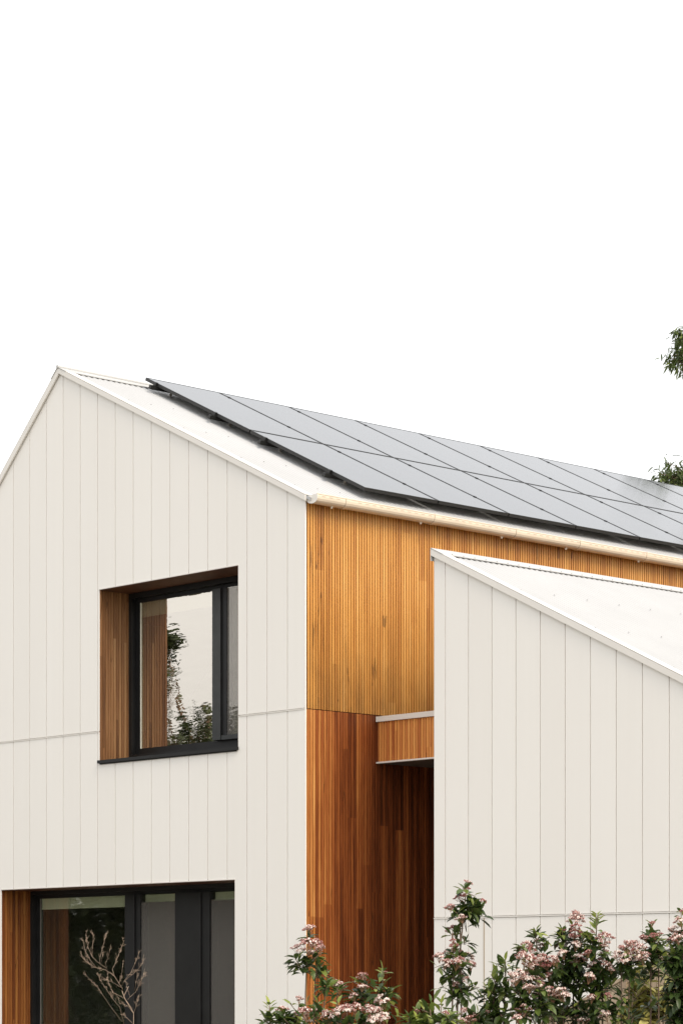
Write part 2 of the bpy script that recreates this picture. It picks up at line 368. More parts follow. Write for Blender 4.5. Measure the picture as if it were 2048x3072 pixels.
# ---- windows
def window(name, o, yg, mulls, frame_side, head, sill_h, panes, glassm, rv_mat, frame_mat):
    x0, x1, z0, z1 = o
    t = empty(name, (0, 0, 0), parent=house); t.matrix_parent_inverse = Matrix.Translation(-HO)
    # timber lined reveal: two sides as battens, head as boards
    mb = MB(); k = 0; y = .004
    yf = yg - .075                                     # face of the frame
    for a, b, c, d in ((x0 - .010, x0 + .010, x0 - .02, x0 + .001), (x1 - .010, x1 + .010, x1 - .001, x1 + .02)):
        mb = MB(); y = .004
        while y < yf - .006:
            mb.box((a, y + .003, z0), (b, min(y + .0335, yf), z1)); y += .036
        r_ = mb.build('reveal', rv_mat, t)
        mb = MB(); mb.box((c, .016, z0), (d, yf, z1)); mb.build('reveal_backing', m_core, r_)
    mb = MB()
    mb = MB(); mb.box((x0 + .0105, .004, z1 - .012), (x1 - .0105, yf, z1 + .01)); mb.build('head_lining', m_sofwood, t)
    def ring(mb, s0, h0, b0, s1, h1, b1, ya, yb):      # a frame between two rectangles
        mb.box((x0 + s0, ya, z0 + b0), (x0 + s1, yb, z1 - h0)); mb.box((x1 - s1, ya, z0 + b0), (x1 - s0, yb, z1 - h0))
        mb.box((x0 + s1, ya, z1 - h1), (x1 - s1, yb, z1 - h0)); mb.box((x0 + s1, ya, z0 + b0), (x1 - s1, yb, z0 + b1))
    yb = yg + .045
    mb = MB(); ring(mb, .0105, .0125, 0, frame_side * .5, head * .6, sill_h * .55, yf, yb)                    # outer frame
    ring(mb, frame_side * .5, head * .6, sill_h * .55, frame_side, head, sill_h, yg - .014, yb - .003)        # inner step that holds the glass
    mb.build('frame', m_black, t)
    for a, b, mm, dep in mulls:
        mb = MB(); mb.box((a, yg - dep, z0 + sill_h), (b, yb - .002, z1 - head)); mb.build('mullion', mm, t)
    for a, b, c, d, dy in panes:
        mb = MB(); mb.box((a, yg + dy, c), (b, yg + dy + .006, d)); p = mb.build('pane', glassm, t)
    mb = MB()
    mb.prism([(x0 - .004, -.028, z0 - .028), (x0 - .004, -.028, z0 + .004), (x0 - .004, yf - .001, z0 + .022), (x0 - .004, yf - .001, z0 - .028)], (x1 - x0 + .010, 0, 0))
    mb.box((x0 + .02, -.012, z0 - .040), (x1 - .02, -.002, z0 - .0282))
    mb.build('sill', m_black, t)
    return t
YG = .463
w1 = window('upper_window', W1, YG, [(-1.853, -1.725, m_grey, .070), (-1.725, -1.648, m_black, .050), (-1.10, -1.0, m_black, .055)], .122, .112, .150,
            [(-3.112, -1.855, 4.118, 5.682, 0), (-1.650, -1.10, 4.118, 5.682, -.034)], m_glass_up, m_wood_rv, m_black)
w1['label'] = 'black framed upper window with timber reveal and sky in its glass'
mb = MB(); mb.box((-1.725, YG - .062, 4.12), (-1.0, YG + .04, 4.165)); mb.build('sash_rail', m_grey, w1)
bl = MB(); bl.box((-3.098, YG + .014, 5.55), (-1.857, YG + .018, 5.70)); bo_ = bl.build('blind', m_blind, w1)
bl = MB(); bl.box((-3.098, YG + .009, 5.525), (-1.857, YG + .024, 5.55)); bl.build('hem_bar', m_blind, bo_)
mb = MB(); mb.box((-3.109, YG - .006, 4.12), (-3.099, YG + .03, 5.68)); mb.build('glazing_seal', m_blind, w1)
cu = MB(); pts = []
for i in range(61):
    x = -1.70 + .70 * i / 60; pts.append((x, YG + .045 + .022 * math.sin(i * .75) + .01 * math.sin(i * 1.9)))
for (xa, ya), (xb, yb) in zip(pts, pts[1:]): cu.prism([(xa, ya, 4.05), (xb, yb, 4.05), (xb, yb, 5.70), (xa, ya, 5.70)], (0, .004, 0))
bl = MB(); bl.box((-1.648, YG - .044, 4.168), (-1.10, YG - .0425, 5.68)); bl.build('insect_screen', m_mesh, w1)
cu.build('curtain', m_curtain, w1, smooth=False)
w2 = window('lower_window', W2, YG, [(-3.292, -3.125, m_black, .072), (-3.125, -3.042, m_black, .058), (-2.449, -2.03, m_black, .074), (-2.03, -1.900, m_black, .062), (-1.2, -1.05, m_black, .065)], .100, .095, .08,
            [(-4.888, -3.295, .2, 2.565, 0), (-3.044, -2.447, .2, 2.565, -.036), (-1.902, -1.2, .2, 2.565, -.036)], m_glass_lo, m_wood_rv2, m_black)
w2['label'] = 'wide black framed ground floor window with three dark panes'
for a, b, c in ((-4.87, -3.30, 2.455), (-3.05, -2.45, 2.495), (-1.91, -1.21, 2.49)):
    bl = MB(); bl.box((a, YG + .013, c), (b, YG + .017, 2.57)); q = bl.build('blind', m_blind, w2)
    bl = MB(); bl.box((a, YG + .009, c - .016), (b, YG + .022, c + .004)); bl.build('hem_bar', m_blind, q)
for a, b in ((-3.04, -2.45), (-1.898, -1.2)):
    bl = MB(); bl.box((a, YG - .046, .2), (b, YG - .0445, 2.48)); bl.build('insect_screen', m_mesh, w2)
for a in (-4.884,):
    mb = MB(); mb.box((a, YG - .006, .2), (a + .010, YG + .03, 2.565)); mb.build('glazing_seal', m_sheer, w2)
# rooms behind the glass
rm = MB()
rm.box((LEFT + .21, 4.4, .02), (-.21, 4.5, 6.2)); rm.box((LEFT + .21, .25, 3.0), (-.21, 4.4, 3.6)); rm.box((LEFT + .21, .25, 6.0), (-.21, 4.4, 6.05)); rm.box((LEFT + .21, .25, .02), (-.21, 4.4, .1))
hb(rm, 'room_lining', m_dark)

# ---- corrugated roofs
def corrugated(p0, along, down, length, nrm, y_len, pitch=.076, amp=.0085, body=.03):
    """sheet from p0: runs y_len along, length down; crests at the given plane"""
    mb = MB(); along = Vector(along); down = Vector(down); nrm = Vector(nrm); p0 = Vector(p0)
    nn = int(y_len / pitch * 8); rows = 2; vs = []; fs = []
    for i in range(nn + 1):
        t = y_len * i / nn; h = -amp + amp * math.cos(2 * math.pi * t / pitch)
        a = p0 + along * t
        vs += [a + nrm * h, a + down * length + nrm * h, a - nrm * body, a + down * length - nrm * body]
    for i in range(nn):
        k = 4 * i; q = k + 4
        fs += [(k, k + 1, q + 1, q), (k + 2, q + 2, q + 3, k + 3), (k + 1, k + 3, q + 3, q + 1), (k, q, q + 2, k + 2)]
    fs += [(0, 2, 3, 1), (4 * nn, 4 * nn + 1, 4 * nn + 3, 4 * nn + 2)]
    mb.add(vs, fs); return mb
c_, s_ = math.cos(TH), math.sin(TH)
DR = Vector((c_, 0, -s_)); NR = Vector((s_, 0, c_))
CREST = 6.364
rp = lambda x, y=0, h=0: Vector((x, y, CREST - SLOPE * x)) + NR * h        # a point on the main right slope
TL = math.atan(LS); DL = Vector((-math.cos(TL), 0, -math.sin(TL))); NL = Vector((-math.sin(TL), 0, math.cos(TL)))
AX, AZ = APX, CREST - SLOPE * APX
mr = corrugated(rp(APX + .02, -.02), (0, 1, 0), DR, (.075 - APX) / c_, NR, BACK + .05)
roof = hb(mr, 'roof', m_roof, smooth=False)
lr = corrugated((AX - .02, -.02, AZ - .02 * LS), (0, 1, 0), DL, (AX - LEFT + .2) / math.cos(TL), NL, BACK + .05)
hb(lr, 'roof_sheet', m_roof, roof)
def verge(dirs, apex, yf, length, face=.056, flange=.12, t=.004):
    """folded verge trim: a face on the wall and a flange on the sheets"""
    mb = MB(); A = Vector(apex)
    D, Nn = dirs
    a = A + Vector((0, yf, 0)); b = a + D * length
    dz = Vector((0, 0, -face))
    mb.prism([a, b, b + dz, a + dz], (0, .018, 0))
    a2 = a + Nn * .003; b2 = b + Nn * .003
    mb.prism([a2, b2, b2 + Vector((0, flange, 0)), a2 + Vector((0, flange, 0))], Nn * t)
    return mb
vr = verge((DR, NR), (AX, 0, AZ), -.030, (.03 - APX) / c_); hb(vr, 'verge_trim', m_trim, roof)
vl = verge((DL, NL), (AX, 0, AZ - .002), -.029, (AX - LEFT + .2) / math.cos(TL), face=.075); hb(vl, 'verge_trim', m_trim, roof)
def ridge(apx, apz, dl, nl, dr, nr, y0, y1, wid=.15):
    mb = MB(); A = Vector((apx, y0, apz)); L = (0, y1 - y0, 0)
    for D, Nn in ((dl, nl), (dr, nr)):
        a = A + Nn * .006; b = a + D * wid
        mb.prism([a, b, b + Nn * .003, a + Nn * .003], L)
        mb.prism([b, b - Nn * .004, b - Nn * .004 + D * .002, b + D * .002], L)
    mb.tube([A + Vector((0, -.004, .012)), A + Vector((0, y1 - y0, .012))], .018, n=10)
    return mb
hb(ridge(AX, AZ, DL, NL, DR, NR, -.036, BACK + .03), 'ridge_cap', m_cap, roof)
sc_ = MB()
def screw(mb, p, nrm):
    nrm = Vector(nrm); u = Vector((0, 1, 0)); v = nrm.cross(u); r = .0055
    ring = [Vector(p) + (u * math.cos(t) + v * math.sin(t)) * r for t in [k * math.pi / 3 for k in range(6)]]
    mb.prism(ring, nrm * .006)
for x in (-3.79, -2.9, -2.0, -1.1, -.30, .045):
    y = .076 if x > -.2 else .152
    while y < BACK:
        screw(sc_, rp(x, y - .02, .001), NR); y += .152 if x > -.2 else (.304 if x > -3.7 else .152)
tag(hb(sc_, 'roof_screws', m_screw, roof), kind='stuff')

# ---- gutter
prof = [(.168, 6.345), (.170, 6.325), (.167, 6.303), (.157, 6.284), (.140, 6.271), (.118, 6.2645), (.095, 6.263), (.070, 6.2655), (.046, 6.273), (.028, 6.287), (.018, 6.305), (.014, 6.345)]
def gprof(off, y): 
    cx_, cz_ = .092, 6.33
    out = []
    for x, z in prof:
        v = Vector((x - cx_, 0, z - cz_)); vl_ = v.length; v = v * ((vl_ + off) / vl_); out.append(Vector((cx_ + v.x, y, cz_ + v.z if z < 6.34 else z)))
    return out
def shell(mb, y0, y1, o_in, o_out):
    A0, A1 = gprof(o_out, y0), gprof(o_out, y1); B0, B1 = gprof(o_in, y0), gprof(o_in, y1); n_ = len(prof)
    vs = A0 + A1 + B0 + B1; fs = []
    for i in range(n_ - 1):
        fs += [(i, i + 1, n_ + i + 1, n_ + i), (2*n_ + i, 3*n_ + i, 3*n_ + i + 1, 2*n_ + i + 1), (i, 2*n_ + i, 2*n_ + i + 1, i + 1), (n_ + i, n_ + i + 1, 3*n_ + i + 1, 3*n_ + i)]
    for i in (0, n_ - 1): fs.append((i, n_ + i, 3*n_ + i, 2*n_ + i))
    mb.add(vs, fs)
gt = MB(); shell(gt, -.03, BACK, -.003, 0)
gt.tube([(.165, -.03, 6.347), (.165, BACK, 6.347)], .0075, n=8)
gutter = hb(gt, 'gutter', m_gutter, smooth=False); gutter.rotation_euler.x = -.0052      # laid to a fall
ec = MB(); ec.prism(gprof(.002, -.033), (0, .004, 0)); hb(ec, 'end_cap', m_trim, gutter)
for y in (.352, 1.577, 2.778, 3.772, 4.86, 6.1, 7.3, 8.5):
    cl = MB(); shell(cl, y, y + .055, .0005, .0045); cl.tube([(.165, y, 6.347), (.165, y + .055, 6.347)], .0105, n=8)
    hb(cl, 'joint_collar', m_gutter, gutter)
    cl = MB(); shell(cl, y - .005, y - .0005, .0003, .0018); hb(cl, 'joint_seam', m_slot, gutter)
for y in (.223, 1.444, 2.627, 3.619, 4.8, 6.0):
    bk = MB(); bk.tube([(.100, y - .004, 6.2635), (.100, y + .0, 6.2635 - .022)], .012, .009, n=8); bk.box((.09, y - .016, 6.256), (.11, y + .016, 6.2605))
    hb(bk, 'gutter_bracket', m_gutter, gutter)
sl = MB(); sl.box((.1685, 0, 6.3255), (.1712, .045, 6.3295)); slot = hb(sl, 'overflow_slot', m_slot, gutter)
y = .03; k = 0
while k < 90 and y < BACK - .1:
    if not any(abs(y - .01 - q) < .06 for q in (.352, 1.577, 2.778, 3.772, 4.86, 6.1, 7.3, 8.5)):
        o = slot
        if k: o = slot.copy(); col.objects.link(o)
        o.location.y = y; k += 1
    y += .097
fb = MB(); fb.box((.0005, .02, 6.295), (.013, BACK - .02, 6.345)); hb(fb, 'eave_fascia', m_trim)

# ---- wing
wing = hb(board_wall(WX + .004, WRIGHT, 1.581, 2.235, lambda x: top_wing(x) + .004, WY, [], jgap=.020), 'wing_wall', m_board_w)
hb(back_wall(WX + .001, WRIGHT, lambda x: top_wing(x) - .002, WY + .0142, .2, []), 'wall_core', m_board_w, wing)
fl = MB(); fl.box((WX + .004, WY - .007, 2.217), (2.078, WY + .013, 2.228)); fl.box((2.078, WY - .007, 2.219), (WRIGHT, WY + .013, 2.230)); hb(fl, 'flashing', m_trim, wing)
dj = MB(); dj.box((2.078, WY - .0035, .02), (2.088, WY - .0005, 2.214)); hb(dj, 'door_edge_gap', m_slot, wing)
lw = MB(); lw.box((WX, WY + .01, 0), (WX + .16, WBACK, 5.55)); hb(lw, 'wing_side_wall', m_board_w)
lw = back_wall(WX, WRIGHT, lambda x: top_wing(x) - .08, WBACK, .2, []); lw.box((WRIGHT - .2, WY + .22, 0), (WRIGHT, WBACK, 2.5)); hb(lw, 'wing_outer_wall', m_board_w)
WS = .4797; wt = math.atan(WS); DW = Vector((math.cos(wt), 0, -math.sin(wt))); NW = Vector((math.sin(wt), 0, math.cos(wt)))
WZ = 5.690
wr = corrugated((WX - .005, WY - .02, WZ), (0, 1, 0), DW, (WRIGHT + .2 - WX) / math.cos(wt), NW, WBACK - WY + .2)
wroof = hb(wr, 'wing_roof', m_roof)
vw = verge((DW, NW), (WX - .010, 0, WZ + .005), WY - .030, (WRIGHT + .2 - WX) / math.cos(wt), face=.062); hb(vw, 'verge_trim', m_trim, wroof)
rc = MB(); A = Vector((WX - .012, WY - .034, WZ + .006)); Lv = (0, WBACK - WY + .2, 0)
a = A + NW * .006; b_ = a + DW * .17
rc.prism([a, b_, b_ + NW * .003, a + NW * .003], Lv); rc.prism([b_, b_ - NW * .004, b_ - NW * .004 + DW * .002, b_ + DW * .002], Lv)
rc.prism([a, a + Vector((-.004, 0, 0)), a + Vector((-.004, 0, -.12)), a + Vector((0, 0, -.12))], Lv)
hb(rc, 'ridge_cap', m_cap, wroof)
sc_ = MB()
for k, x in enumerate((WX + .12, WX + 1.0, WX + 1.9, WX + 2.8, WX + 3.7, WX + 4.6)):
    y = WY + .14
    while y < WBACK:
        screw(sc_, Vector((x, y - .02, WZ - WS * (x - WX))) + NW * (.010 if k == 0 else .001), NW); y += .152 if k == 0 else .456
tag(hb(sc_, 'roof_screws', m_screw, wroof), kind='stuff')

# ---- porch between the house and the wing
pf = hb(battens(.004, WX - .002, .018, .03685, 3.819, 4.214, lambda mb, a, b, z0, z1: mb.box((a, .972, z0), (b, .988, z1)), gap=.0095), 'porch_fascia', m_wood_fa)
mb = MB(); mb.box((.002, .9885, 3.83), (WX - .001, 1.10, 4.24)); hb(mb, 'fascia_core', m_core, pf)
mb = MB(); mb.box((.003, .945, 4.216), (WX - .001, 1.09, 4.268)); hb(mb, 'porch_capping', m_trim)
mb = MB(); mb.box((.003, .950, 3.802), (WX - .001, .992, 3.8175)); hb(mb, 'porch_edge_strip', m_trim)
mb = MB(); mb.box((.002, .993, 3.803), (WX - .001, 5.0, 3.82)); mb.box((.002, 1.11, 3.83), (WX - .001, 5.0, 4.2)); hb(mb, 'porch_soffit', m_soffit)
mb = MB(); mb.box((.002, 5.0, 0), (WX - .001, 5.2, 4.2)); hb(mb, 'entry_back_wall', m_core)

# ------------------------------------------------------------------ solar panels
PW, PL, PP, PQ = 1.030, 1.945, 1.0452, 1.965
S0, Y0, PH, YAW = -4.205, 1.020, .115, R(-.64)
DP = DR * math.cos(YAW) + Vector((0, 1, 0)) * math.sin(YAW); YP = Vector((0, 1, 0)) * math.cos(YAW) - DR * math.sin(YAW)
def sp_(s, y, h): return Vector((.03, Y0, CREST - SLOPE * .03)) + DR * S0 + DP * s + YP * y + NR * h      # s, y from the top corner of the array
ROT = Matrix((DP, YP, NR)).transposed().to_euler()
def panel_proto():
    o = empty('solar_panel', (0, 0, 0), ROT)
    f = MB(); t = .035; wf = .011
    f.box((0, 0, -t), (PL, wf, 0)); f.box((0, PW - wf, -t), (PL, PW, 0)); f.box((0, wf, -t), (wf, PW - wf, 0)); f.box((PL - wf, wf, -t), (PL, PW - wf, 0))
    f.build('frame', m_rail, o)
    gl = MB(); gl.box((wf, wf, -.007), (PL - wf, PW - wf, -.0022)); gl.build('glass', m_pv, o)
    bk = MB(); bk.box((wf, wf, -.012), (PL - wf, PW - wf, -.0075)); bk.build('back_sheet', m_back, o)
    return o
ordn = ['first', 'second', 'third', 'fourth', 'fifth', 'sixth', 'seventh', 'eighth', 'ninth']
pp = panel_proto(); kids = list(pp.children); first = True
for r in range(2):
    for k in range(9):
        if r == 1 and k > 7: continue
        if first: o = pp; first = False
        else:
            o = pp.copy(); col.objects.link(o)
            for ch in kids:
                c = ch.copy(); col.objects.link(c); c.parent = o
        o.location = sp_(r * PQ, k * PP, PH)
        row = ('top', 'bottom')[r]
        tag(o, f'black framed solar panel in the {row} row, {ordn[k]} from the gable end', 'solar panel', 'solar panels on the main roof')
rn = ['uppermost', 'second highest', 'third highest', 'lowest']
for i, s in enumerate((.21, 1.33, PQ + .27, PQ + 1.38)):
    o = tag(empty('mounting_rail', sp_(s, -.075, 0), ROT), f'{rn[i]} black mounting rail under the solar panels, its end jutting past the first panel', 'mounting rail', 'rails carrying the solar panels')
    hh = PH - .035; y1 = PP * (9 if i < 2 else 8) + .1
    rl = MB(); rl.box((-.02, 0, hh - .044), (.02, y1, hh - .0005)); rl.build('rail', m_rail, o)
    for k in range(0, 9):
        y = .27 + k * 1.2
        if y > y1: break
        ft = MB(); ft.box((-.018, y, .001), (.05, y + .036, .008)); ft.box((.0205, y, .008), (.027, y + .036, hh - .006)); ft.box((.027, y + .008, .045), (.036, y + .028, .06))
        ft.build('foot', m_steel if k < 0 else [m_steel], o)
    for k in range(0, 10 if i < 2 else 9):
        y = .075 + k * PP - .0075
        cm = MB()
        if k == 0: cm.box((-.02, y - .016, hh), (.02, y + .0045, PH + .003)); cm.box((-.018, y, PH + .0008), (.018, y + .018, PH + .004))
        else: cm.box((-.018, y - .010, PH + .0008), (.018, y + .010, PH + .005)); cm.box((-.02, y - .0055, hh), (.02, y + .0055, PH))
        cm.build('clamp', m_rail, o)

# ------------------------------------------------------------------ planting
def tint(lo=0, hi=1, k=1.0):
    v = max(0, min(1, lo + (hi - lo) * rnd.random() ** k)); return (v, v, v, 1)
def make_head(kind, seed):
    q = random.Random(seed); mb = MB()
    n_ray = 7; nodes = []
    for i in range(n_ray):
        a = 2 * math.pi * i / n_ray + q.uniform(-.3, .3); r = q.uniform(.18, .36) if i else 0
        nodes.append(Vector((r * math.cos(a), r * math.sin(a), .18 - r * r * 1.5 + q.uniform(-.05, .05))))
    for nd in nodes: mb.tube([(0, 0, -.28), nd * .6 + Vector((0, 0, -.07)), nd], .012, .007, n=4, m=3)
    p_open = {'white': .70, 'pink': .42, 'bud': .08}[kind]
    for i in range(230):
        nd = q.choice(nodes); a = q.uniform(0, 6.283); r = .17 * math.sqrt(q.random())
        p = nd + Vector((r * math.cos(a), r * math.sin(a), .10 - r * r * 2.0 + q.uniform(-.035, .035)))
        nrm = (Vector((p.x, p.y, .22)) + Vector((q.uniform(-.2, .2), q.uniform(-.2, .2), 0))).normalized()
        mb.tube([nd, p - nrm * .01], .004, n=3, m=3)
        u = nrm.orthogonal().normalized(); v = nrm.cross(u)
        if q.random() < p_open:
            sz = q.uniform(.036, .056); m = 0 if q.random() < .8 else 1; vs = [p]; fs = []
            for k in range(5):
                t0 = 1.2566 * k; 
                for dt, rr, hh in ((-.42, .75, .006), (0, 1.0, .010), (.42, .75, .006)):
                    vs.append(p + (u * math.cos(t0 + dt) + v * math.sin(t0 + dt)) * sz * rr + nrm * hh)
                b0 = 1 + 3 * k; fs.append((0, b0, b0 + 1, b0 + 2))
            mb.add(vs, fs, m)
        else:
            sz = q.uniform(.018, .030) * (1.25 if kind == 'bud' else 1)
            m = 2 if q.random() < .72 else 1
            mb.add([p + u*sz, p + v*sz, p - u*sz, p - v*sz, p + nrm*sz*1.6, p - nrm*sz], [(0,1,4),(1,2,4),(2,3,4),(3,0,4),(1,0,5),(2,1,5),(3,2,5),(0,3,5)], m)
    o = mb.build('flower_head', [m_pet_w, m_pet_p, m_bud, m_stalk]); me = o.data; bpy.data.objects.remove(o); return me
HEADS = {k: [make_head(k, 10 * i + s) for s in range(3)] for i, k in enumerate(('white', 'pink', 'bud'))}
SH_GROUP = 'flowering shrubs in front of the house'
def shrub(label, Z, stems, clumps=(), shoots=(), heads=(), group=SH_GROUP, name='flowering_shrub', lm=None, leafL=.069, bright=(0, .8), low=70, sr=.0065, twigs=True, wr=.44):
    lm = lm or m_leaf
    b0 = at(stems[0][0][0], stems[0][0][1], Z); base = Vector((b0.x, b0.y, 0))
    root = tag(empty(name, base), label, 'shrub', group)
    Zf = lambda: Z + rnd.uniform(-.12, .12)
    st = MB(); fo = MB()
    def side_leaves(p, axis, n, L, spread, tn):
        a0 = rnd.uniform(0, 6.28); axis = axis.normalized(); u = axis.orthogonal().normalized(); v = axis.cross(u)
        for k in range(n):
            a = a0 + 6.283 * k / n + rnd.uniform(-.35, .35); el = spread + rnd.uniform(-.35, .3)
            d = (u * math.cos(a) + v * math.sin(a)) * math.cos(el) + axis * math.sin(el)
            LL = L * rnd.uniform(.75, 1.25)
            fo.leaf(p + d * .006, d, Vector((rnd.uniform(-.3,.3), rnd.uniform(-.3,.3), 1)), LL, LL * wr * rnd.uniform(.85, 1.15), rnd.uniform(.02, .30), tint(*tn))
    stem_pts = []
    for sm in stems:
        P = [at(x, y, Z) - base for x, y in sm]
        g0 = Vector((P[0].x * .3, P[0].y * .3, 0))
        path = [g0, (g0 + P[0]) * .5 + Vector((rnd.uniform(-.02,.02), rnd.uniform(-.02,.02), 0))] + P
        st.tube(path, sr, sr * .4, n=6); stem_pts += P
    for x, y, rx, ry, n in clumps:
        c = at(x, y, Z) - base; sx = rx / 7944.4 * Z; sy = ry / 7944.4 * Z
        near = min(stem_pts, key=lambda q: (q - c).length)
        nb = max(3, n // 9)
        for i in range(nb):
            while True:
                q = Vector((rnd.uniform(-1,1), rnd.uniform(-1,1), rnd.uniform(-1,1)))
                if q.length < 1: break
            e = c + Vector((q.x * sx, q.y * sx, q.z * sy))
            ax = (Vector((q.x * .8, q.y * .8, .45 + q.z * .35))).normalized()
            b = e - ax * min(.09, sx * .8)
            st.tube([c.lerp(near, .5) if twigs else b, b, e], .0022, .0014, n=4)
            m_ = max(1, round(n * .8 / nb / 3))
            for j in range(m_):
                t = (j + .6) / m_
                side_leaves(b.lerp(e, t), ax, rnd.choice((2, 3, 3)), leafL * (1.05 - .25 * t), .1 + .35 * t, (bright[0], bright[1] * (.55 + .45 * rnd.random()), 1.3))
    for x0, y0, x1, y1, n in shoots:
        a = at(x0, y0, Z) - base; b = at(x1, y1, Zf()) - base
        st.tube([a, b], .003, .0015, n=4)
        for j in range(n):
            t = (j + .5) / n
            side_leaves(a.lerp(b, t), b - a, 2 if t < .85 else 3, leafL * (1.05 - .45 * t), .30 + .55 * t * t, (.35, 1.0, 1.0) if t > .6 else (.15, .85, 1.0))
    if low:
        for i in range(low // 3):
            z = rnd.uniform(.35, max(.5, stem_pts[0].z - .05)); q = Vector((rnd.gauss(0, .13), rnd.gauss(0, .13), z))
            st.tube([Vector((0, 0, z - .12)), q], .003, .0015, n=4); side_leaves(q, Vector((q.x, q.y, .15)), 3, leafL, .2, (bright[0], bright[1]))
    st.build('stem', m_bark, root, smooth=True)
    if fo.v: fo.build('foliage', lm, root, smooth=True)
    for x, y, wpx, kind in heads:
        o = bpy.data.objects.new('flower_head', rnd.choice(HEADS[kind])); col.objects.link(o); o.parent = root
        zz = Zf() - .03; s = wpx / 7944.4 * Z * 1.12
        o.location = at(x, y + wpx * .10, zz) - base
        o.scale = (s, s, s * rnd.uniform(1.05, 1.5)); o.rotation_euler = (rnd.uniform(-.35, .35), rnd.uniform(-.35, .35), rnd.uniform(0, 6.28))
        # lean the dome a little towards the light side
    return root

# --- left group, by the timber wall
shrub('tall bare stemmed pink flowering shrub before the white and timber corner', 13.0,
      [[(918, 3090), (916, 3000), (919, 2910), (926, 2800)]],
      [(905, 2890, 42, 34, 60), (940, 2860, 38, 20, 26), (928, 2812, 12, 10, 12)], [(920, 2900, 960, 2862, 2)],
      [(928, 2786, 42, 'pink'), (925, 2836, 62, 'pink'), (948, 2838, 54, 'pink'), (893, 2848, 46, 'pink'), (933, 2860, 30, 'white'), (960, 2848, 36, 'pink')], low=50)
shrub('slender shrub with one leafy tuft and no open flowers, against lit timber', 13.1,
      [[(940, 3090), (941, 3030), (945, 2940), (952, 2895)]], [(950, 2920, 28, 24, 30)], [(952, 2905, 972, 2888, 2), (952, 2935, 985, 2932, 2)],
      [(955, 2886, 13, 'pink')], low=30)
shrub('thin pale stemmed shrub with a yellow green tuft beside a white flower head', 13.0,
      [[(967, 3090), (970, 3040), (977, 2970), (982, 2945)], [(1008, 3090), (1009, 3020), (1012, 2965)]],
      [(978, 2955, 24, 18, 30), (1012, 2985, 20, 22, 18)], [(978, 2960, 974, 2940, 3)],
      [(1013, 2963, 54, 'white')], low=40, bright=(.2, 1))
shrub('mid height shrub with three stacked flower heads before the timber cladding', 12.9,
      [[(1080, 3095), (1083, 3030), (1087, 2960), (1088, 2930)]],
      [(1088, 2985, 28, 34, 60), (1062, 3005, 26, 16, 26)], [(1085, 2960, 1055, 2945, 2), (1090, 2958, 1112, 2938, 2)],
      [(1087, 2930, 36, 'pink'), (1087, 2962, 38, 'pink'), (1062, 2990, 32, 'pink')], low=60)
shrub('bright leafy upright shrub with a white flower head before dark timber', 12.8,
      [[(1140, 3095), (1142, 3030), (1146, 2970), (1147, 2925)]],
      [(1150, 2980, 34, 26, 56), (1135, 3025, 40, 22, 36)], [(1146, 2960, 1147, 2912, 6), (1150, 2990, 1180, 2970, 3), (1150, 3005, 1192, 3025, 2), (1140, 2985, 1122, 2965, 3)],
      [(1147, 3005, 50, 'white'), (1155, 2917, 12, 'bud')], low=60, bright=(.15, 1))
shrub('low broad shrub crowded with pink heads under the timber wall', 12.6,
      [[(1040, 3110), (1040, 3060), (1040, 3035)], [(1000, 3110), (1005, 3050)], [(1100, 3110), (1110, 3050)]],
      [(1040, 3065, 60, 26, 80), (1110, 3062, 45, 22, 50), (1010, 3060, 26, 22, 30)], [(1025, 3060, 1012, 3010, 4)],
      [(1035, 3030, 60, 'pink'), (1065, 3023, 52, 'pink'), (1015, 3035, 44, 'pink'), (1132, 3042, 66, 'white'), (1108, 3034, 50, 'pink'), (982, 3046, 42, 'pink'), (1148, 3054, 40, 'white'), (1040, 3062, 36, 'white'), (1120, 3066, 44, 'white')], low=80)
shrub('low shrub with small pink heads before the white wall, left of the timber', 12.7,
      [[(895, 3110), (896, 3040), (897, 3005)], [(850, 3110), (848, 3045)], [(925, 3110), (920, 3050)]],
      [(890, 3060, 70, 20, 90), (850, 3060, 40, 22, 50), (940, 3050, 34, 24, 46)], [(895, 3045, 870, 3012, 3), (900, 3040, 925, 3012, 3), (940, 3050, 955, 3010, 4)],
      [(897, 3001, 32, 'pink'), (847, 3036, 48, 'pink'), (915, 3042, 52, 'pink'), (890, 3050, 34, 'pink'), (957, 3030, 28, 'pink'), (925, 3060, 40, 'pink')], low=80, bright=(.1, 1))
shrub('small leafy shoot without flowers at the far left of the hedge', 12.7, [[(812, 3100), (810, 3050), (808, 3020)]], [(800, 3062, 20, 16, 18)], [(812, 3075, 808, 3016, 9)], [], low=30, bright=(.2, .9))
